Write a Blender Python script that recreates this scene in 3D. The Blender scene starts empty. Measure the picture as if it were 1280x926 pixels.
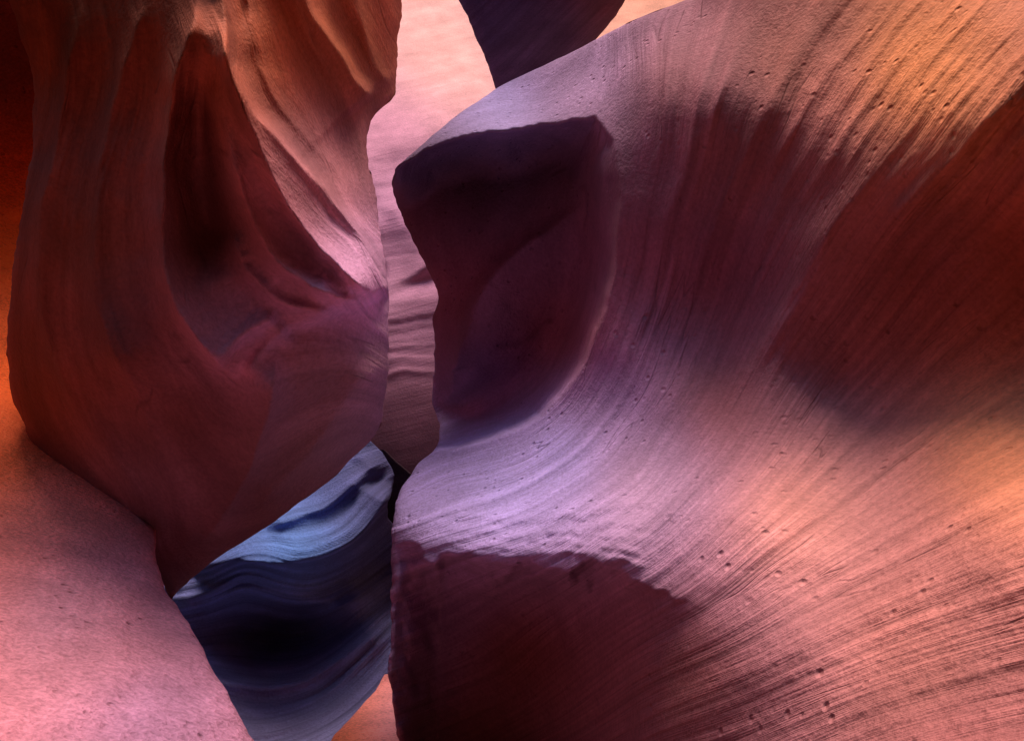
import bpy, math
import numpy as np
from mathutils import Vector

F = 1244.0
CAMZ = 4.0
rng = np.random.RandomState(7)

# ---------------------------------------------------------------- maths helpers
def tps(pts):
    a = np.array(pts, float)
    p = a[:, :2] / 500.0; v = a[:, 2]
    n = len(p)
    def U(r2):
        return 0.5 * r2 * np.log(r2 + 1e-12)
    d2 = ((p[:, None] - p[None]) ** 2).sum(-1)
    K = U(d2) + np.eye(n) * 1e-3
    P = np.hstack([np.ones((n, 1)), p])
    A = np.zeros((n + 3, n + 3)); A[:n, :n] = K; A[:n, n:] = P; A[n:, :n] = P.T
    w = np.linalg.solve(A, np.concatenate([v, np.zeros(3)]))
    def f(x, y):
        x = x / 500.0; y = y / 500.0
        out = w[n] + w[n + 1] * x + w[n + 2] * y
        for i in range(n):
            out = out + w[i] * U((x - p[i, 0]) ** 2 + (y - p[i, 1]) ** 2)
        return out
    return f

_T = rng.rand(512, 512)
def vnoise(x, y, seed=0):
    x = x + seed * 37.13; y = y + seed * 91.7
    xi = np.floor(x).astype(int); yi = np.floor(y).astype(int)
    fx = x - xi; fy = y - yi
    fx = fx * fx * fx * (fx * (fx * 6 - 15) + 10); fy = fy * fy * fy * (fy * (fy * 6 - 15) + 10)
    a = _T[xi % 512, yi % 512]; b = _T[(xi + 1) % 512, yi % 512]
    c = _T[xi % 512, (yi + 1) % 512]; d = _T[(xi + 1) % 512, (yi + 1) % 512]
    return (a * (1 - fx) + b * fx) * (1 - fy) + (c * (1 - fx) + d * fx) * fy - 0.5

def fbm(x, y, o=4, seed=0, g=0.5):
    s = 0; a = 1.0
    for i in range(o):
        s = s + a * vnoise(x, y, seed + i); x = x * 2.03; y = y * 2.03; a *= g
    return s

def ridged(x, y, seed=0):
    """thin raised crests, 0..1"""
    return np.clip(1 - 3.2 * np.abs(vnoise(x, y, seed)), 0, 1) ** 1.6

def sst(a, b, x):
    t = np.clip((x - a) / (b - a), 0, 1)
    return t * t * (3 - 2 * t)

def polydist(x, y, line, closed=False):
    L = np.array(line, float)
    if closed: L = np.vstack([L, L[:1]])
    best = np.full(x.shape, 1e9); side = np.zeros(x.shape); par = np.zeros(x.shape)
    tot = 0.0
    seglen = np.hypot(*(L[1:] - L[:-1]).T); T = seglen.sum()
    for i in range(len(L) - 1):
        ax, ay = L[i]; bx, by = L[i + 1]; dx = bx - ax; dy = by - ay; l2 = dx * dx + dy * dy + 1e-9
        t = np.clip(((x - ax) * dx + (y - ay) * dy) / l2, 0, 1)
        qx = x - ax - t * dx; qy = y - ay - t * dy
        d = np.hypot(qx, qy); m = d < best
        best = np.where(m, d, best)
        side = np.where(m, np.sign(dx * qy - dy * qx), side)
        par = np.where(m, (tot + t * seglen[i]) / T, par)
        tot += seglen[i]
    return best, side, par

def inside(x, y, poly):
    P = np.array(poly, float); n = len(P); c = np.zeros(x.shape, bool)
    j = n - 1
    for i in range(n):
        xi, yi = P[i]; xj, yj = P[j]
        cond = ((yi > y) != (yj > y)) & (x < (xj - xi) * (y - yi) / (yj - yi + 1e-12) + xi)
        c ^= cond; j = i
    return c

def smooth_line(line, k=8):
    L = np.array(line, float)
    P = np.vstack([2 * L[0] - L[1], L, 2 * L[-1] - L[-2]])
    out = []
    for i in range(1, len(P) - 2):
        for t in np.linspace(0, 1, k, endpoint=False):
            a, b, c, d = P[i - 1], P[i], P[i + 1], P[i + 2]
            out.append(0.5 * (2 * b + (c - a) * t + (2 * a - 5 * b + 4 * c - d) * t * t + (-a + 3 * b - 3 * c + d) * t ** 3))
    out.append(L[-1])
    return np.array(out)

def ridge(x, y, line, amp, wa, wb, taper=0.15, p=1.15):
    """fold standing out of a face; wa / wb = widths on either side"""
    d, s, t = polydist(x, y, smooth_line(line, 4))
    w = np.where(s > 0, wa, wb)
    env = sst(0, taper, t) * (1 - sst(1 - taper, 1, t)) if taper > 0 else 1
    d = np.sqrt(d * d + 4.0) - 2.0
    return -amp * env * np.exp(-(d / w) ** p)

def carve(x, y, poly, depth, width, rnd=False):
    d, s, t = polydist(x, y, poly, True)
    ins = inside(x, y, poly)
    sd = np.where(ins, d, -d)
    if rnd:
        q = np.clip((sd + 6) / width, 0, 1)
        return depth * (1 - (1 - q) ** 2.2) * sst(0, 0.12, q)
    return depth * sst(-width * 0.2, width, sd)

def warp(X, Y, a, L, seed):
    return X + a * fbm(X / L, Y / L, 3, seed), Y + a * fbm(X / L, Y / L, 3, seed + 5)

def blob(x, y, cx, cy, rx, ry, amp, ang=0):
    c = math.cos(ang); s = math.sin(ang)
    u = ((x - cx) * c + (y - cy) * s) / rx; v = (-(x - cx) * s + (y - cy) * c) / ry
    return amp * np.exp(-(u * u + v * v))

def idw(x, y, pts, p=3.0):
    num = np.zeros(x.shape + (3,)); den = np.zeros(x.shape)
    for (cx, cy, col) in pts:
        w = 1.0 / (((x - cx) ** 2 + (y - cy) ** 2) / 1e4 + 0.3) ** (p / 2)
        num += w[..., None] * np.array(col); den += w
    return num / den[..., None]

# ---------------------------------------------------------------- material
def sandstone(name, sx, sy, bump=0.5, var=0.35, pits=0.3, grain=0.14, rough=0.82, spec=0.2, crack=0.0, plo=0.5):
    m = bpy.data.materials.new(name); m.use_nodes = True
    nt = m.node_tree; N = nt.nodes; Lk = nt.links
    bs = N["Principled BSDF"]; bs.inputs["Roughness"].default_value = rough
    bs.inputs["Specular IOR Level"].default_value = spec
    uv = N.new("ShaderNodeUVMap"); uv.uv_map = "strata"
    mp = N.new("ShaderNodeMapping"); mp.inputs["Scale"].default_value = (sx, sy, 1)
    Lk.new(uv.outputs[0], mp.inputs[0])
    geo = N.new("ShaderNodeTexCoord")
    n1 = N.new("ShaderNodeTexNoise"); n1.noise_dimensions = '2D'; n1.inputs["Scale"].default_value = 1.0; n1.inputs["Detail"].default_value = 5
    n1.inputs["Roughness"].default_value = 0.66; Lk.new(mp.outputs[0], n1.inputs["Vector"])
    n2 = N.new("ShaderNodeTexNoise"); n2.inputs["Scale"].default_value = 3.0; n2.inputs["Detail"].default_value = 3
    n2.inputs["Roughness"].default_value = 0.62; Lk.new(geo.outputs["Object"], n2.inputs["Vector"])
    n3 = N.new("ShaderNodeTexNoise"); n3.inputs["Scale"].default_value = 60.0; n3.inputs["Detail"].default_value = 2
    n3.inputs["Roughness"].default_value = 0.7; Lk.new(geo.outputs["Object"], n3.inputs["Vector"])
    at = N.new("ShaderNodeVertexColor"); at.layer_name = "mineral_light_shade"  # vertex colour: rock hue with light and shade painted in
    def ramp(src, a, b, lo, hi):
        r = N.new("ShaderNodeMapRange"); r.inputs["From Min"].default_value = a; r.inputs["From Max"].default_value = b
        r.inputs["To Min"].default_value = lo; r.inputs["To Max"].default_value = hi
        Lk.new(src, r.inputs["Value"]); return r.outputs[0]
    def math_(op, a, b):
        q = N.new("ShaderNodeMath"); q.operation = op
        for i, v in enumerate((a, b)):
            if isinstance(v, (int, float)): q.inputs[i].default_value = v
            else: Lk.new(v, q.inputs[i])
        return q.outputs[0]
    # striation strength varies in patches so bands are of uneven width
    patch = ramp(n2.outputs["Fac"], 0.36, 0.62, plo, 1.2)
    str_ = math_('MULTIPLY', math_('SUBTRACT', n1.outputs["Fac"], 0.5), patch)
    v1 = ramp(str_, -0.2, 0.2, 1 - var, 1 + var)
    v2 = ramp(n2.outputs["Fac"], 0.3, 0.7, 0.84, 1.16)
    v3 = ramp(n3.outputs["Fac"], 0.3, 0.7, 1 - grain, 1 + grain)
    v = math_('MULTIPLY', math_('MULTIPLY', v1, v2), v3)
    h = math_('ADD', str_, math_('MULTIPLY', n3.outputs["Fac"], 0.35))
    h = math_('ADD', h, math_('MULTIPLY', n2.outputs["Fac"], 0.6))
    if crack > 0:
        mc = N.new("ShaderNodeMapping"); mc.inputs["Scale"].default_value = (1.1, 0.16, 1); Lk.new(uv.outputs[0], mc.inputs[0])
        nc = N.new("ShaderNodeTexNoise"); nc.noise_dimensions = '2D'; nc.inputs["Scale"].default_value = 1.0
        nc.inputs["Detail"].default_value = 3; Lk.new(mc.outputs[0], nc.inputs["Vector"])
        ab = math_('ABSOLUTE', math_('SUBTRACT', nc.outputs["Fac"], 0.5), 0)
        ck = ramp(ab, 0.0, 0.008, 1.0, 0.0)
        ck = math_('MULTIPLY', ck, ramp(n2.outputs["Fac"], 0.50, 0.58, 0.0, 1.0))
        v = math_('MULTIPLY', v, math_('SUBTRACT', 1.0, math_('MULTIPLY', ck, 0.25)))
        h = math_('SUBTRACT', h, math_('MULTIPLY', ck, crack))
    mx = N.new("ShaderNodeMix"); mx.data_type = 'RGBA'; mx.blend_type = 'MULTIPLY'; mx.inputs["Factor"].default_value = 1.0
    cb = N.new("ShaderNodeCombineColor")
    Lk.new(v, cb.inputs[0]); Lk.new(v, cb.inputs[1]); Lk.new(v, cb.inputs[2])
    Lk.new(at.outputs["Color"], mx.inputs["A"]); Lk.new(cb.outputs[0], mx.inputs["B"])
    Lk.new(mx.outputs["Result"], bs.inputs["Base Color"])
    if pits > 0:
        vo = N.new("ShaderNodeTexVoronoi"); vo.inputs["Scale"].default_value = 19.0
        Lk.new(geo.outputs["Object"], vo.inputs["Vector"])
        pm = ramp(n2.outputs["Fac"], 0.44, 0.54, 0.0, 1.0)
        rs = N.new("ShaderNodeSeparateColor"); Lk.new(vo.outputs["Color"], rs.inputs[0])
        pit = ramp(vo.outputs["Distance"], 0.0, 0.24, -1.0, 0.0)
        pit = math_('MULTIPLY', pit, ramp(rs.outputs[0], 0.35, 0.8, 0.0, 1.0))
        h = math_('ADD', h, math_('MULTIPLY', math_('MULTIPLY', pit, pm), pits))
    bp = N.new("ShaderNodeBump"); bp.inputs["Strength"].default_value = bump; bp.inputs["Distance"].default_value = 0.03
    Lk.new(h, bp.inputs["Height"]); Lk.new(bp.outputs[0], bs.inputs["Normal"])
    return m

# ---------------------------------------------------------------- rock builder
def build_rock(name, label, category, y0, y1, step, Lf, Rf, nx, depth, strata, cols, mat,
               wrapL=True, wrapR=True, back=1.2, roll=22, rollk=1.0, slide=45, displace=None):
    ys = np.arange(y0, y1 + step, step, dtype=float)
    def curve(c):
        if not isinstance(c, list): return np.full(ys.shape, float(c))
        v = np.interp(ys, *zip(*c))
        k = max(1, int(10 / step)); ker = np.ones(2 * k + 1) / (2 * k + 1)
        v = np.convolve(np.pad(v, k, mode='reflect', reflect_type='odd'), ker, 'valid')
        return v + 5 * fbm(ys / 34.0, ys * 0, 4, 11, 0.6)
    Lx = curve(Lf); Rx = curve(Rf)
    Rx = np.maximum(Rx, Lx + 2)
    u = np.linspace(0, 1, nx)
    if wrapL and wrapR: u = 0.35 * (0.5 - 0.5 * np.cos(np.pi * u)) + 0.65 * u
    X = Lx[:, None] * (1 - u) + Rx[:, None] * u
    Y = np.repeat(ys[:, None], nx, 1)
    D = depth(X, Y)
    S, T = strata(X, Y)
    if displace is not None: D = D + displace(X, Y, S, T)
    for flag, ex in ((wrapL, Lx), (wrapR, Rx)):
        if flag:
            st = max(1, len(ys) // 90)
            line = np.stack([ex[::st], ys[::st]], 1)
            e, _, _ = polydist(X, Y, line)
            q = np.clip(1 - e / roll, 0, 0.995)
            D = D + rollk * roll / F * D * (1 - np.sqrt(1 - q * q))
    sl = np.minimum(slide, 0.4 * (Rx - Lx))[:, None]
    parts = [(X, Y, D, S, T)]
    nb = 10
    tt = (np.arange(1, nb + 1) / nb) ** 1.3
    if wrapL:
        bx = X[:, :1] + sl * tt[::-1][None]; bd = D[:, :1] + back * tt[::-1][None]
        o = np.ones((1, nb))
        parts.insert(0, (bx, Y[:, :1] * o, bd, S[:, :1] + 60 * tt[::-1][None], T[:, :1] * o))
    if wrapR:
        bx = X[:, -1:] - sl * tt[None]; bd = D[:, -1:] + back * tt[None]
        o = np.ones((1, nb))
        parts.append((bx, Y[:, -1:] * o, bd, S[:, -1:] + 60 * tt[None], T[:, -1:] * o))
    X, Y, D, S, T = [np.hstack([p[i] for p in parts]) for i in range(5)]
    ny, nX = X.shape
    co = np.stack([(X - 640) / F * D, D, CAMZ + (463 - Y) / F * D], -1).reshape(-1, 3)
    idx = np.arange(ny * nX).reshape(ny, nX)
    a = idx[:-1, :-1].ravel(); b = idx[:-1, 1:].ravel(); c = idx[1:, 1:].ravel(); d = idx[1:, :-1].ravel()
    faces = np.stack([a, d, c, b], 1)
    me = bpy.data.meshes.new(name)
    me.vertices.add(len(co)); me.vertices.foreach_set("co", co.ravel())
    me.loops.add(faces.size); me.loops.foreach_set("vertex_index", faces.ravel())
    me.polygons.add(len(faces))
    me.polygons.foreach_set("loop_start", np.arange(0, faces.size, 4))
    me.polygons.foreach_set("loop_total", np.full(len(faces), 4))
    me.update(calc_edges=True)
    me.polygons.foreach_set("use_smooth", np.ones(len(faces), bool))
    uv = me.uv_layers.new(name="strata")
    st = np.stack([S.ravel(), T.ravel()], 1) / 100.0
    uv.data.foreach_set("uv", st[faces.ravel()].ravel())
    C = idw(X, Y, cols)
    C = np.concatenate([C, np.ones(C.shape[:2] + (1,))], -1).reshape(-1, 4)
    ca = me.color_attributes.new("mineral_light_shade", 'FLOAT_COLOR', 'POINT')
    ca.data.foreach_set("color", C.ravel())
    me.materials.append(mat)
    ob = bpy.data.objects.new(name, me)
    bpy.context.scene.collection.objects.link(ob)
    ob["label"] = label; ob["category"] = category
    return ob

# ================================================================ RIGHT WALL
wallD = tps([
 (900,-200,4.0),(1100,-200,3.55),(1400,-200,2.75),
 (860,0,4.25),(950,0,3.78),(1100,0,3.32),(1280,0,2.76),(1450,0,2.3),
 (640,110,5.2),(740,80,4.6),(800,100,3.96),(870,100,3.66),
 (500,200,4.8),(620,180,4.5),(720,165,4.2),(800,200,3.80),(900,200,3.52),(1050,170,3.14),(1050,300,3.11),(1200,150,2.68),(1400,60,2.2),
 (780,330,3.86),(900,330,3.60),(1000,400,3.33),(1130,350,2.99),(1200,310,2.80),(1400,310,2.48),
 (760,430,3.94),(900,430,3.61),(1050,480,3.24),(1200,430,2.92),(1300,420,2.74),(1400,410,2.60),
 (700,500,4.2),(850,500,3.58),(970,520,3.24),(1200,500,2.80),(1400,500,2.4),
 (550,560,4.75),(650,560,4.2),(800,560,3.55),(1000,590,2.97),(1280,560,2.38),
 (500,650,4.15),(600,650,3.75),(750,640,3.25),(950,650,2.70),(1280,650,2.0),
 (500,710,4.0),(620,700,3.5),(750,700,3.08),(850,720,2.78),(1000,730,2.48),
 (500,810,3.9),(650,810,3.5),(850,810,2.68),(1000,810,2.30),(1280,810,1.76),
 (500,926,3.9),(650,926,3.6),(800,926,2.88),(1000,926,2.16),(1280,926,1.60),
 (500,1100,4.0),(700,1100,3.6),(1000,1100,1.9),(1300,1100,1.2)])
streams = {0:[(790,40),(778,200),(765,310),(745,400),(700,490),(640,535),(555,562)],
 60:[(870,40),(840,200),(815,320),(780,430),(730,520),(660,575),(560,605),(495,640)],
 140:[(985,0),(915,150),(870,300),(830,430),(770,540),(690,610),(600,650),(500,680)],
 250:[(1140,0),(1015,190),(935,350),(880,480),(800,600),(700,670),(600,705)],
 400:[(1310,0),(1160,180),(1035,350),(940,500),(850,620),(760,690),(640,760)],
 550:[(1460,0),(1300,170),(1160,330),(1030,490),(930,620),(820,720),(640,850)],
 700:[(1420,300),(1280,430),(1100,570),(950,690),(820,780),(600,926)],
 850:[(1400,550),(1280,620),(1100,710),(950,790),(800,860),(650,950)],
 1050:[(1400,800),(1280,830),(1100,880),(900,960)],
 -70:[(740,60),(620,130),(520,190)], -40:[(650,300),(620,420),(570,500)]}
wallS = tps([(x, y, s) for s, l in streams.items() for x, y in l])
def wall_strata(X, Y):
    return wallS(X, Y), (Y * 0.9 - X * 0.45)
bowl = np.vstack([[(380,206),(498,212),(530,190),(585,178),(640,167),(700,155),(745,150)],
   smooth_line([(765,180),(774,250),(765,325),(743,405),(702,487),(642,534),(555,558),(380,575)],4)])
under = smooth_line([(440,690),(505,680),(545,705),(590,698),(625,712),(680,706),(715,716),(745,702),(790,732),(860,752),(960,800),(1050,900),(1050,1180),(440,1180)],3)
def wall_depth(X0, Y0):
    X, Y = warp(X0, Y0, 8, 70, 200)
    Xr, Yr = warp(X0, Y0, 12, 24, 207)
    d = wallD(X0, Y0)
    soft = 1 - np.clip(blob(X, Y, 800, 205, 70, 95, 0.95), 0, 1)
    d = d + carve(X, Y, bowl, 1.12, 62, True) * soft
    d = d + carve(Xr, Yr, under, 0.66, 60, True) * (1 - sst(600, 900, X0)) * sst(480, 560, X0 + 0.05 * (Y0 - 700) + 8 * fbm(X0 / 20, Y0 / 40, 3, 300))
    # facets inside the pocket
    d = d + blob(X, Y, 600, 425, 62, 80, -0.42, 0.35)
    d = d + ridge(X, Y, [(740,255),(670,300),(612,352),(575,430),(560,520)], 0.18, 6, 60, 0.25, 1.0)
    # overhanging hollows that follow the flow
    d = d + ridge(X, Y, [(1420,230),(1250,300),(1100,410),(960,530)], -0.05, 90, 90, 0.35, 2)
    d = d + ridge(X, Y, [(990,130),(925,280),(870,390),(810,480)], -0.10, 90, 75, 0.35, 2)
    # ribs sweeping down the wall: long lit upper flank, short shadowed lower flank
    for line, amp, wl, ws in [
        ([(1000,-60),(900,110),(850,240),(815,350)], 0.04, 30, 20),
        ([(1090,-60),(970,110),(900,260),(850,400)], 0.05, 30, 20),
        ([(1330,-60),(1160,130),(1060,260),(980,400),(900,520)], 0.10, 46, 26),
        ([(1200,-60),(1060,110),(985,240),(930,350)], 0.06, 34, 20),
        ([(1440,-30),(1280,110),(1160,230),(1080,330)], 0.09, 42, 22),
        ([(1270,-40),(1120,120),(1030,250)], 0.05, 22, 13),
        ([(1390,-40),(1230,120),(1110,250)], 0.05, 22, 13),
        ([(1140,-40),(1015,120),(950,240)], 0.04, 18, 12),
        ([(1500,60),(1330,190),(1230,270)], 0.06, 34, 18),
        ([(1370,0),(1210,170),(1100,300)], 0.035, 14, 9),
        ([(1235,-40),(1090,120),(1005,260)], 0.03, 11, 8),
        ([(1320,-20),(1180,140),(1080,270)], 0.03, 11, 8),
        ([(1460,20),(1310,140),(1200,250)], 0.03, 11, 8),
        ([(1050,380),(980,480),(900,580),(800,670)], 0.02, 30, 20),
        ([(1330,680),(1150,740),(980,810),(860,870)], 0.015, 36, 24)]:
        d = d + ridge(X, Y, line, amp, wl, ws, 0.2, 1.1)
    d = d + ridge(X, Y, [(500,655),(600,690),(720,690),(820,725)], 0.05, 30, 40)
    # fine layered lip over the lower hollow
    for k, off in enumerate((0, -13, -24, -38, -56)):
        d = d + ridge(Xr, Yr, [(505,688+off),(590,700+off),(680,708+off*1.1),(760,702+off*1.2),(840,705+off*1.3)], 0.022, 4, 9, 0.25, 1.1)
    return d
def wall_disp(X, Y, S, T):
    w = fbm(X / 160, Y / 160, 3, 3) * 14
    s = S + w
    inb = 1 - 0.8 * inside(X, Y, bowl)
    top = 1 + 0.6 * sst(420, 60, Y) * sst(780, 950, X)
    low = 1 - 0.75 * sst(300, 700, S) * sst(480, 680, Y)
    pat = 0.5 + 0.9 * sst(-0.25, 0.35, fbm(X / 110, Y / 110, 2, 17))
    a = 0.010 * fbm(s / 42, T / 620, 3, 5) + 0.009 * fbm(s / 12, T / 480, 2, 8) * low * pat + 0.022 * fbm(s / 95, T / 900, 2, 15)
    a = a - 0.009 * ridged(s / 50, T / 1100, 19) * pat - 0.005 * ridged(s / 24, T / 800, 23) * pat * low
    return a * inb * top * (0.5 + 0.5 * low) + 0.012 * fbm(X / 60, Y / 60, 4, 31)
mat_wall = sandstone("striated_sandstone", 5.2, 0.20, bump=0.52, var=0.24, pits=1.8, crack=0.4, plo=0.5)
build_rock("canyon_wall", "sweeping striated pink sandstone canyon wall with purple skylight in its colour and a hollowed pocket", "canyon wall",
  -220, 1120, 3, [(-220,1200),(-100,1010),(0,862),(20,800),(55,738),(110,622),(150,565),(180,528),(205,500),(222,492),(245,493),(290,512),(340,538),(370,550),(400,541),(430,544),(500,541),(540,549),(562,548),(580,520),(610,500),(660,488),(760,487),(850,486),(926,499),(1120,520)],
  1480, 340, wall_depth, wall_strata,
  [(850,100,(.34,.13,.14)),(620,130,(.46,.42,.82)),(720,90,(.44,.30,.50)),(600,390,(.32,.13,.20)),(700,430,(.40,.07,.025)),(600,230,(.045,.018,.018)),(700,220,(.06,.02,.02)),(700,560,(.50,.46,.98)),(620,600,(.48,.43,.92)),(750,500,(.46,.32,.60)),(540,640,(.46,.39,.82)),(800,590,(.54,.34,.50)),  # bluish skylight on lip and shelf, shade in the pocket top, painted in
   (900,500,(.38,.13,.14)),(800,300,(.28,.10,.15)),(900,330,(.20,.06,.09)),(950,200,(.26,.09,.09)),(1150,80,(.86,.31,.10)),(1000,80,(.46,.17,.12)),(1150,330,(.26,.07,.06)),(1280,300,(.34,.075,.04)),(1270,540,(.95,.36,.17)),(1000,640,(.78,.34,.28)),  # shade of the upper wall and glow at far right painted in
   (1150,800,(.58,.23,.19)),(850,850,(.34,.12,.12)),(650,820,(.20,.05,.03)),(600,930,(.20,.05,.03)),(500,760,(.40,.24,.44)),(1200,950,(.44,.16,.15))],  # shade under the shelf painted into the darkest tones
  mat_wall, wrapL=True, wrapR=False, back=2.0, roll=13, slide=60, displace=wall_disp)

# ================================================================ HANGING ROCK (left)
bulD = tps([(250,450,3.54),(380,480,3.52),(460,450,3.75),(480,400,3.8),(120,450,3.75),(20,450,4.25),(190,640,4.15),(215,740,4.6),(330,600,4.0),(440,560,4.2),
 (60,560,4.5),(120,600,4.3),(100,250,3.62),(180,120,3.48),(60,100,3.6),(270,100,3.40),(330,230,3.38),(460,315,3.85),(330,380,3.42),(200,300,3.50),
 (400,120,3.96),(445,200,4.14),(400,40,3.98),
 (0,0,3.4),(-200,0,3.1),(150,0,3.38),(250,-60,3.36),(480,0,4.4),(480,110,4.55),(-200,-200,3.2),(200,-200,3.6),(480,-200,4.3),(300,-200,3.8)])
bulS = tps([(x,y,s) for s,l in {0:[(60,120),(20,330),(15,450),(60,570),(130,640)],80:[(140,80),(100,300),(105,430),(150,560),(200,680)],
 160:[(210,60),(190,220),(200,340),(235,430),(300,500)],260:[(285,0),(300,90),(350,180),(400,240),(450,300),(485,370)],
 330:[(350,0),(400,100),(440,200),(465,280)],400:[(430,0),(470,80),(490,130)],200:[(262,60),(262,200),(300,310),(370,385),(480,440)], 120:[(200,470),(250,580),(350,600),(460,540)]}.items() for x,y in l])
def bul_depth(X0, Y0):
    X, Y = warp(X0, Y0, 10, 90, 220)
    Xf, Yf = warp(X0, Y0, 6, 40, 228)
    d = bulD(X0, Y0)
    # main S-shaped crest and the smaller folds that nest around it
    d += ridge(X, Y, [(255,-80),(278,0),(292,80),(320,145),(365,195),(415,245),(455,300),(487,372)], 0.36, 60, 10, 0.03, 0.95)
    d += ridge(X, Y, [(300,-70),(320,60),(352,135),(405,198),(462,270)], 0.07, 9, 18, 0.12, 1.0)
    d += ridge(X, Y, [(275,20),(300,120),(335,215),(390,295),(484,380)], 0.22, 12, 26, 0.12, 1.0)
    d += ridge(X, Y, [(268,80),(285,190),(312,275),(360,335),(430,370),(485,390)], 0.17, 11, 24, 0.15, 1.0)
    d += ridge(Xf, Yf, [(285,270),(305,325),(340,368),(385,388),(440,394)], 0.08, 9, 18, 0.2, 1.0)
    # crescent folds on the other side of the dark hollow
    d += ridge(X, Y, [(252,-20),(222,110),(204,230),(206,330),(236,410),(305,474)], 0.28, 12, 44, 0.12, 0.95)
    d += ridge(X, Y, [(258,60),(248,180),(254,280),(282,355)], -0.26, 34, 26, 0.3, 1.8)
    d += ridge(Xf, Yf, [(352,388),(318,406),(290,434),(268,466)], 0.08, 14, 12, 0.2, 1.1)
    d += ridge(Xf, Yf, [(362,408),(332,432),(308,470)], 0.06, 10, 12, 0.2, 1.1)
    # light crumple along the crest
    d += 0.03 * blob(X0, Y0, 385, 350, 85, 34, 1.0, 0.45) * fbm(X / 34, Y / 12, 3, 401)
    # drapery to the left
    d += ridge(X, Y, [(195,-60),(165,60),(135,180),(120,300),(130,400),(190,520)], 0.14, 14, 60, 0.15, 1.0)
    d += ridge(X, Y, [(110,-20),(75,150),(52,300),(65,440),(120,560)], 0.13, 14, 50, 0.15, 1.0)
    # upper lobe
    d += ridge(X, Y, [(360,-80),(388,10),(428,75),(466,128)], 0.24, 40, 8, 0.05)
    d += ridge(X, Y, [(430,-60),(452,30),(490,110)], 0.10, 16, 8, 0.1)
    # lower belly: two facets meeting on a soft edge
    d += ridge(X, Y, [(100,500),(150,590),(215,680)], 0.09, 20, 24, 0.2)
    d += ridge(X, Y, [(160,480),(200,580),(240,690)], 0.06, 16, 24, 0.2)
    d += ridge(X, Y, [(492,440),(440,490),(390,560),(300,650)], 0.16, 40, 34, 0.2)
    d += ridge(X, Y, [(350,430),(335,520),(295,610),(240,690)], 0.20, 60, 20, 0.2, 1.05)
    return d
def bul_disp(X, Y, S, T):
    s = S + 10 * fbm(X / 130, Y / 130, 3, 41)
    m = 0.9 + 0.3 * sst(520, 300, Y) + blob(X, Y, 190, 620, 60, 60, 0.8)
    up = 0.25 + 0.75 * sst(520, 380, Y)
    a = (0.014 * fbm(s / 34, T / 500, 3, 44) + 0.009 * fbm(s / 10, T / 300, 3, 47)) * m
    a = a - 0.010 * up * ridged(s / 50, T / 900, 52) - 0.006 * up * ridged(s / 20, T / 500, 57)
    return a + 0.02 * fbm(X / 90, Y / 90, 3, 50)
mat_hang = sandstone("smooth_red_sandstone", 3.4, 0.3, bump=0.55, var=0.32, pits=0, crack=0.3)
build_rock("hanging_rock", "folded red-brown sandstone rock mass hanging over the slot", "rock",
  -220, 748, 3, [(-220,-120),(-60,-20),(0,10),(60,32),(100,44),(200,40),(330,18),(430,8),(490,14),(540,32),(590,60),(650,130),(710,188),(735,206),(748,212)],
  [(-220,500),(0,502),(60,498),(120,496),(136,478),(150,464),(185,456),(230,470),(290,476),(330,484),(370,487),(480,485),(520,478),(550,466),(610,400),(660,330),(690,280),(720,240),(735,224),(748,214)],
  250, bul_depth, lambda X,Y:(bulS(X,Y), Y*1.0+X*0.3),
  [(60,40,(.20,.045,.012)),(180,20,(.30,.065,.025)),(350,60,(.50,.12,.035)),(450,60,(.48,.14,.05)),(250,100,(.36,.10,.05)),(110,300,(.24,.08,.05)),(280,300,(.30,.08,.05)),(400,220,(.52,.21,.22)),(445,335,(.76,.42,.68)),(310,420,(.60,.34,.54)),  # lilac crest highlights and the shade of the belly are painted in
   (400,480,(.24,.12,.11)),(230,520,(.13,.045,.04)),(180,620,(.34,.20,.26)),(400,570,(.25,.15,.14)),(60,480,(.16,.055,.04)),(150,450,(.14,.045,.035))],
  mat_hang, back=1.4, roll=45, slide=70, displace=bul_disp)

# ================================================================ LEDGE + side wall (lower left)
ledD = tps([(0,1100,1.6),(350,1100,2.1),(-250,926,1.7),(0,926,2.05),(300,926,2.5),(150,800,2.8),(0,760,2.8),(250,800,3.1),(200,730,3.6),(0,660,3.6),(100,650,3.9),(0,590,4.2),(60,580,4.5),
  (-250,700,2.6),(-250,550,3.6),(-250,300,4.9),(0,500,5.0),(150,500,5.4),(0,300,6.3),(0,160,6.9),(200,200,7.0),(-250,0,5.0),(0,30,6.5),(200,0,6.5),(0,-200,5.4),(-250,-200,4.4)])
def led_disp(X, Y, S, T):
    return 0.06 * fbm(X / 130, Y / 90, 3, 60) + 0.018 * fbm(X / 25, Y / 18, 4, 64)
mat_ledge = sandstone("rounded_pink_sandstone", 1.0, 0.6, bump=0.9, var=0.18, pits=0.8, grain=0.26)
build_rock("rock_ledge", "smooth rounded pink sandstone ledge rising into a wall with orange glow in its colour", "rock ledge",
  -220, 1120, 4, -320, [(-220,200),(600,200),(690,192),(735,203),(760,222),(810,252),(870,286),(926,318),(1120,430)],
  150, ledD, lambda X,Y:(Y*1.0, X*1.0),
  [(20,300,(.98,.14,.012)),(20,470,(.98,.15,.015)),(20,570,(.98,.18,.04)),(60,640,(.85,.26,.22)),(80,760,(.50,.23,.30)),(200,900,(.44,.22,.36)),(180,740,(.68,.28,.34)),(20,60,(.18,.04,.02))],  # orange bounce glow painted in, fading to dark at the top
  mat_ledge, wrapL=False, wrapR=True, back=1.5, roll=28, slide=60, displace=led_disp)

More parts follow.
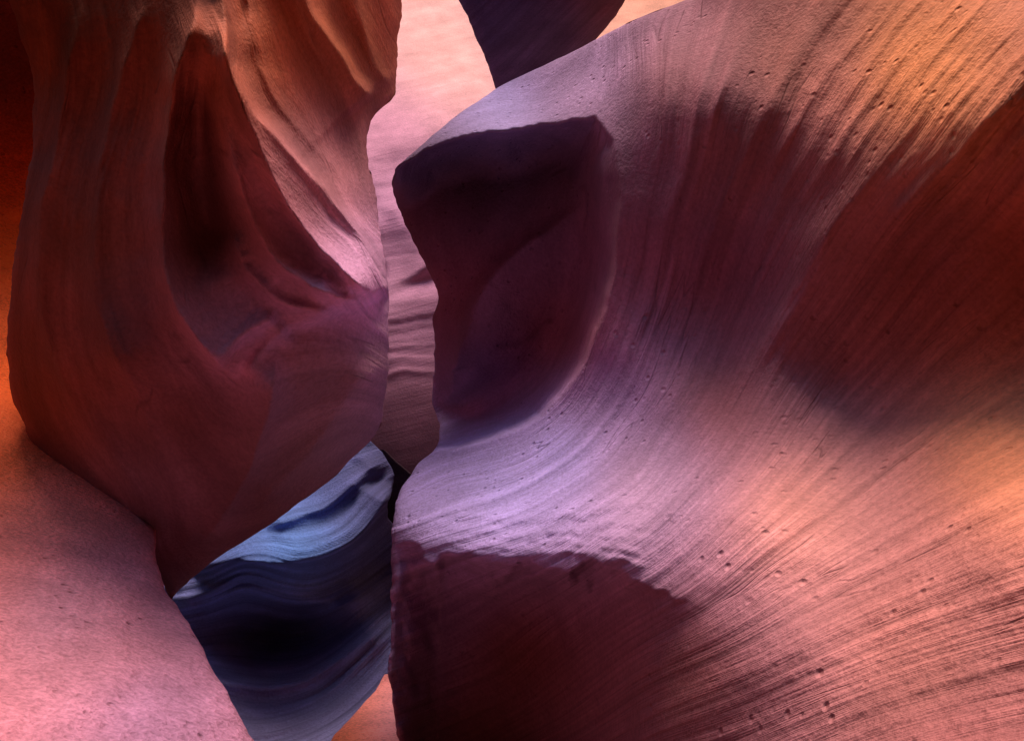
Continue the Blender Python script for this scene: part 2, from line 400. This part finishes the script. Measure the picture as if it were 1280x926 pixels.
# ================================================================ WAVE ROCK (blue skylight painted in, middle bottom)
wavD = tps([(200,540,7.5),(350,540,7.3),(500,540,7.25),(600,540,7.2),(250,640,7.1),(380,620,7.1),(470,600,7.1),(300,690,6.6),(370,685,6.55),(430,670,6.75),(490,620,7.0),
 (300,730,6.7),(400,730,6.9),(480,700,7.2),(340,800,6.95),(240,770,6.75),(470,780,6.8),(340,870,6.45),(450,850,6.4),(250,850,6.35),(300,926,5.8),(450,926,5.8),(300,1100,4.6),(500,1100,4.6),(600,800,6.8)])
wavS = tps([(x,y,s) for s,l in {0:[(200,560),(350,570),(500,540)],60:[(260,690),(370,640),(450,600),(495,575)],100:[(280,700),(370,695),(440,670),(490,620)],
  170:[(220,750),(300,720),(400,735),(490,680)],330:[(230,860),(320,880),(400,860),(500,770)],420:[(300,960),(400,930),(500,850)]}.items() for x,y in l])
def wav_depth(X0, Y0):
    X, Y = warp(X0, Y0, 6, 70, 240)
    d = wavD(X0, Y0)
    d += ridge(X, Y, [(240,712),(300,700),(370,703),(430,684),(470,645),(492,600)], 0.42, 14, 34, 0.1, 1.1)
    d += ridge(X, Y, [(330,658),(380,645),(430,615),(478,566)], 0.20, 12, 30, 0.15, 1.2)
    d += ridge(X, Y, [(200,770),(260,742),(330,736),(420,754),(480,735)], 0.24, 20, 26, 0.15, 1.3)
    d += blob(X, Y, 340, 800, 66, 28, 0.34, -0.15)
    d += ridge(X, Y, [(225,835),(320,856),(410,830),(495,770)], 0.20, 20, 30, 0.15, 1.3)
    return d
def wav_disp(X, Y, S, T):
    return 0.04 * fbm(S / 12, T / 260, 3, 70) + 0.04 * fbm(S / 40, T / 300, 2, 78)
mat_wave = sandstone("skylit_blue_sandstone", 8.0, 0.25, bump=0.8, var=0.4, pits=0)
build_rock("wave_rock", "wave-shaped sandstone with blue skylight in its colour and a shadowed hollow deep in the slot", "rock",
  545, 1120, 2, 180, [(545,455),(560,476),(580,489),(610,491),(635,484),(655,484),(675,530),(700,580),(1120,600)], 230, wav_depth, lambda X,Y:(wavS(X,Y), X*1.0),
  [(365,684,(.13,.40,1.0)),(300,700,(.10,.20,.56)),(430,615,(.11,.13,.34)),(480,600,(.09,.08,.18)),(360,640,(.10,.15,.42)),(340,800,(.18,.18,.33)),(350,900,(.19,.20,.42)),(240,730,(.17,.18,.40)),(470,720,(.11,.10,.20)),(460,850,(.19,.20,.42))],  # blue skylight and the bright crest highlight are part of these colours
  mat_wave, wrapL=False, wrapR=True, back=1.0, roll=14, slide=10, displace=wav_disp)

# small wedge rock at the bottom of the slot
wedD = tps([(480,840,6.4),(415,926,4.8),(500,926,4.7),(450,1100,3.3),(380,1000,4.0),(560,1000,4.0)])
build_rock("wedge_rock", "small wedge of sandstone with orange and lilac light in its colour between darker rocks", "rock",
  842, 1120, 3, [(842,482),(870,462),(900,436),(926,412),(1000,360),(1120,300)], [(842,488),(870,520),(1120,560)], 50,
  wedD, lambda X,Y:(X+Y*0.5,Y), [(490,900,(.80,.50,.75)),(430,926,(.98,.22,.03)),(460,880,(.98,.26,.08))], mat_ledge, back=0.8, roll=8, slide=10,  # orange and lilac light painted into the wedge's colour
  displace=lambda X,Y,S,T: 0.02*fbm(X/30,Y/30,3,80))

# ================================================================ BACK WALL
bakD = tps([(300,-250,18),(540,-250,18),(1000,-250,17.5),(540,-50,14.4),(540,60,12.4),(560,130,11.2),(500,170,10.7),(520,210,10.3),(470,240,10.1),(510,290,9.8),(500,330,9.6),(520,400,9.2),(500,460,8.95),(520,500,8.85),
  (300,300,9.9),(800,300,9.9),(800,0,13.4),(300,0,13.4),(500,600,8.7),(500,750,8.6),(300,750,8.6),(800,750,8.6)])
def bak_depth(X, Y):
    d = bakD(X, Y)
    d = d + ridge(X, Y, [(430,235),(475,185),(520,172),(620,110)], 0.16, 30, 70, 0.1, 1.4)
    d = d + ridge(X, Y, [(440,310),(480,266),(510,280),(545,345)], 0.18, 40, 26, 0.1, 1.4)
    d = d + ridge(X, Y, [(440,420),(500,378),(580,372)], 0.10, 34, 24, 0.1, 1.4)
    return d
def bak_disp(X, Y, S, T):
    s = Y + 0.25 * X + 18 * fbm(X / 90, Y / 90, 3, 90)
    lo = sst(110, 260, Y) * (1 - sst(460, 500, Y))
    return lo * (0.04 * fbm(s / 60, X / 200, 1, 91) + 0.020 * fbm(s / 6, X / 260, 2, 95)) + 0.04 * fbm(X / 120, Y / 120, 2, 99)
mat_back = sandstone("banded_pink_sandstone", 7.0, 0.25, bump=0.3, var=0.09, pits=0)
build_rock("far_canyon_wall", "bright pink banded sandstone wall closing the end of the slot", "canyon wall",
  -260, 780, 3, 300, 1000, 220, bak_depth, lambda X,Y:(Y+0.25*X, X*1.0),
  [(560,60,(.98,.56,.50)),(560,0,(.98,.58,.52)),(480,170,(.66,.32,.46)),(500,260,(.60,.31,.50)),(510,420,(.56,.29,.46)),(510,510,(.36,.17,.24)),(510,560,(.28,.13,.18)),(500,620,(.05,.025,.04)),(480,600,(.05,.025,.04)),(820,10,(.95,.48,.32))],  # lit top and crevice shade near the base are painted in
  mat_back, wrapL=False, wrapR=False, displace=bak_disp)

# dark block added to stand for the shade low in the gap
bo = tps([(500,566,7.95),(480,600,8.05),(515,620,8.15),(515,760,9.2),(460,760,9.2)])
build_rock("gap_shade_block", "dark mauve block added as the shade deep in the narrow gap", "gap_shade_block",
  562, 760, 2, [(562,462),(600,450),(760,440)], [(562,482),(575,496),(595,514),(640,560),(760,620)], 50,
  bo, lambda X,Y:(Y,X), [(490,570,(.05,.03,.045)),(500,640,(.04,.02,.03))], mat_hang, back=0.5, roll=4, slide=6)

# ================================================================ DARK ROCK (top)
dkD = tps([(540,-250,6.0),(900,-250,5.6),(572,0,7.6),(780,0,7.2),(622,110,8.6),(700,80,8.3),(660,0,7.3),(660,50,7.8)])
build_rock("dark_rock", "dark navy-violet shadowed rock jammed across the canyon top", "rock",
  -260, 116, 4, [(-260,500),(-100,548),(0,572),(50,598),(100,618),(116,622)], [(-260,900),(-100,830),(0,782),(55,744),(80,700),(116,660)], 70,
  dkD, lambda X,Y:(X+Y,Y), [(630,0,(.09,.11,.34)),(690,30,(.13,.11,.28)),(770,10,(.4,.16,.16))], mat_hang, back=1.2, roll=14, slide=20,  # navy tones paint in the shade of this overhanging face
  displace=lambda X,Y,S,T: 0.08*fbm(X/60,Y/60,4,110))

# ================================================================ canyon floor
n = 60
gx, gy = np.meshgrid(np.linspace(-60, 60, n), np.linspace(-60, 90, n))
gz = 0.25 * fbm(gx / 5, gy / 5, 3, 120)
me = bpy.data.meshes.new("ground")
vs = np.stack([gx, gy, gz], -1).reshape(-1, 3).tolist()
fs = [(i*n+j, i*n+j+1, (i+1)*n+j+1, (i+1)*n+j) for i in range(n-1) for j in range(n-1)]
me.from_pydata(vs, [], fs)
ca = me.color_attributes.new("mineral_light_shade", 'FLOAT_COLOR', 'POINT')
ca.data.foreach_set("color", np.tile([.04,.02,.015,1], n*n))  # darkened so less light bounces up into the overhangs
me.uv_layers.new(name="strata")
me.materials.append(mat_ledge)
g = bpy.data.objects.new("ground", me); g["kind"] = "structure"; g["label"] = "dark reddish sandy canyon floor"
bpy.context.scene.collection.objects.link(g)

# ================================================================ light
sc = bpy.context.scene
w = bpy.data.worlds.new("World"); sc.world = w; w.use_nodes = True
nt = w.node_tree; bg = nt.nodes["Background"]
sun_dir = Vector((0.05, 0.22, 0.97)).normalized()
elev = math.asin(sun_dir.z); azim = math.atan2(sun_dir.x, sun_dir.y)
sky = nt.nodes.new("ShaderNodeTexSky"); sky.sky_type = 'NISHITA'; sky.sun_disc = False
sky.sun_elevation = elev; sky.sun_rotation = azim
tc = nt.nodes.new("ShaderNodeTexCoord"); sp = nt.nodes.new("ShaderNodeSeparateXYZ")
nt.links.new(tc.outputs["Generated"], sp.inputs[0])
mr = nt.nodes.new("ShaderNodeMapRange"); mr.interpolation_type = 'SMOOTHSTEP'
mr.inputs["From Min"].default_value = 0.62; mr.inputs["From Max"].default_value = 0.98
mr.inputs["To Min"].default_value = 0.0; mr.inputs["To Max"].default_value = 2.2
nt.links.new(sp.outputs["Z"], mr.inputs["Value"])
mm = nt.nodes.new("ShaderNodeVectorMath"); mm.operation = 'SCALE'
nt.links.new(sky.outputs[0], mm.inputs[0]); nt.links.new(mr.outputs[0], mm.inputs["Scale"])
# added warm fill from the right, standing in for bounce off unbuilt walls
dp = nt.nodes.new("ShaderNodeVectorMath"); dp.operation = 'DOT_PRODUCT'
dp.inputs[1].default_value = tuple(Vector((0.80, 0.0, 0.60)).normalized())
nt.links.new(tc.outputs["Generated"], dp.inputs[0])
m2 = nt.nodes.new("ShaderNodeMapRange"); m2.interpolation_type = 'SMOOTHSTEP'
m2.inputs["From Min"].default_value = 0.5; m2.inputs["From Max"].default_value = 1.0
m2.inputs["To Min"].default_value = 0.0; m2.inputs["To Max"].default_value = 1.0
nt.links.new(dp.outputs["Value"], m2.inputs["Value"])
gl = nt.nodes.new("ShaderNodeVectorMath"); gl.operation = 'SCALE'
gl.inputs[0].default_value = (1.8, 0.58, 0.20)
nt.links.new(m2.outputs[0], gl.inputs["Scale"])
ad = nt.nodes.new("ShaderNodeVectorMath"); ad.operation = 'ADD'
nt.links.new(mm.outputs[0], ad.inputs[0]); nt.links.new(gl.outputs[0], ad.inputs[1])
ad2 = nt.nodes.new("ShaderNodeVectorMath"); ad2.operation = 'ADD'
ad2.inputs[1].default_value = (0.03, 0.018, 0.02)
nt.links.new(ad.outputs[0], ad2.inputs[0])
nt.links.new(ad2.outputs[0], bg.inputs["Color"]); bg.inputs["Strength"].default_value = 0.15

sl = bpy.data.lights.new("sun", 'SUN'); sl.energy = 4.3; sl.angle = math.radians(38); sl.color = (1.0, 0.67, 0.53)
so = bpy.data.objects.new("sun", sl); sc.collection.objects.link(so)
so.rotation_euler = sun_dir.to_track_quat('Z', 'Y').to_euler()

cam = bpy.data.cameras.new("camera"); cam.lens = 35; cam.sensor_width = 36; cam.clip_end = 300; cam.clip_start = 0.05
co = bpy.data.objects.new("camera", cam); sc.collection.objects.link(co)
co.location = (0, 0, CAMZ); co.rotation_euler = (math.radians(90), 0, 0)
sc.camera = co
sc.view_settings.view_transform = 'Standard'; sc.view_settings.look = 'None'; sc.view_settings.exposure = 0
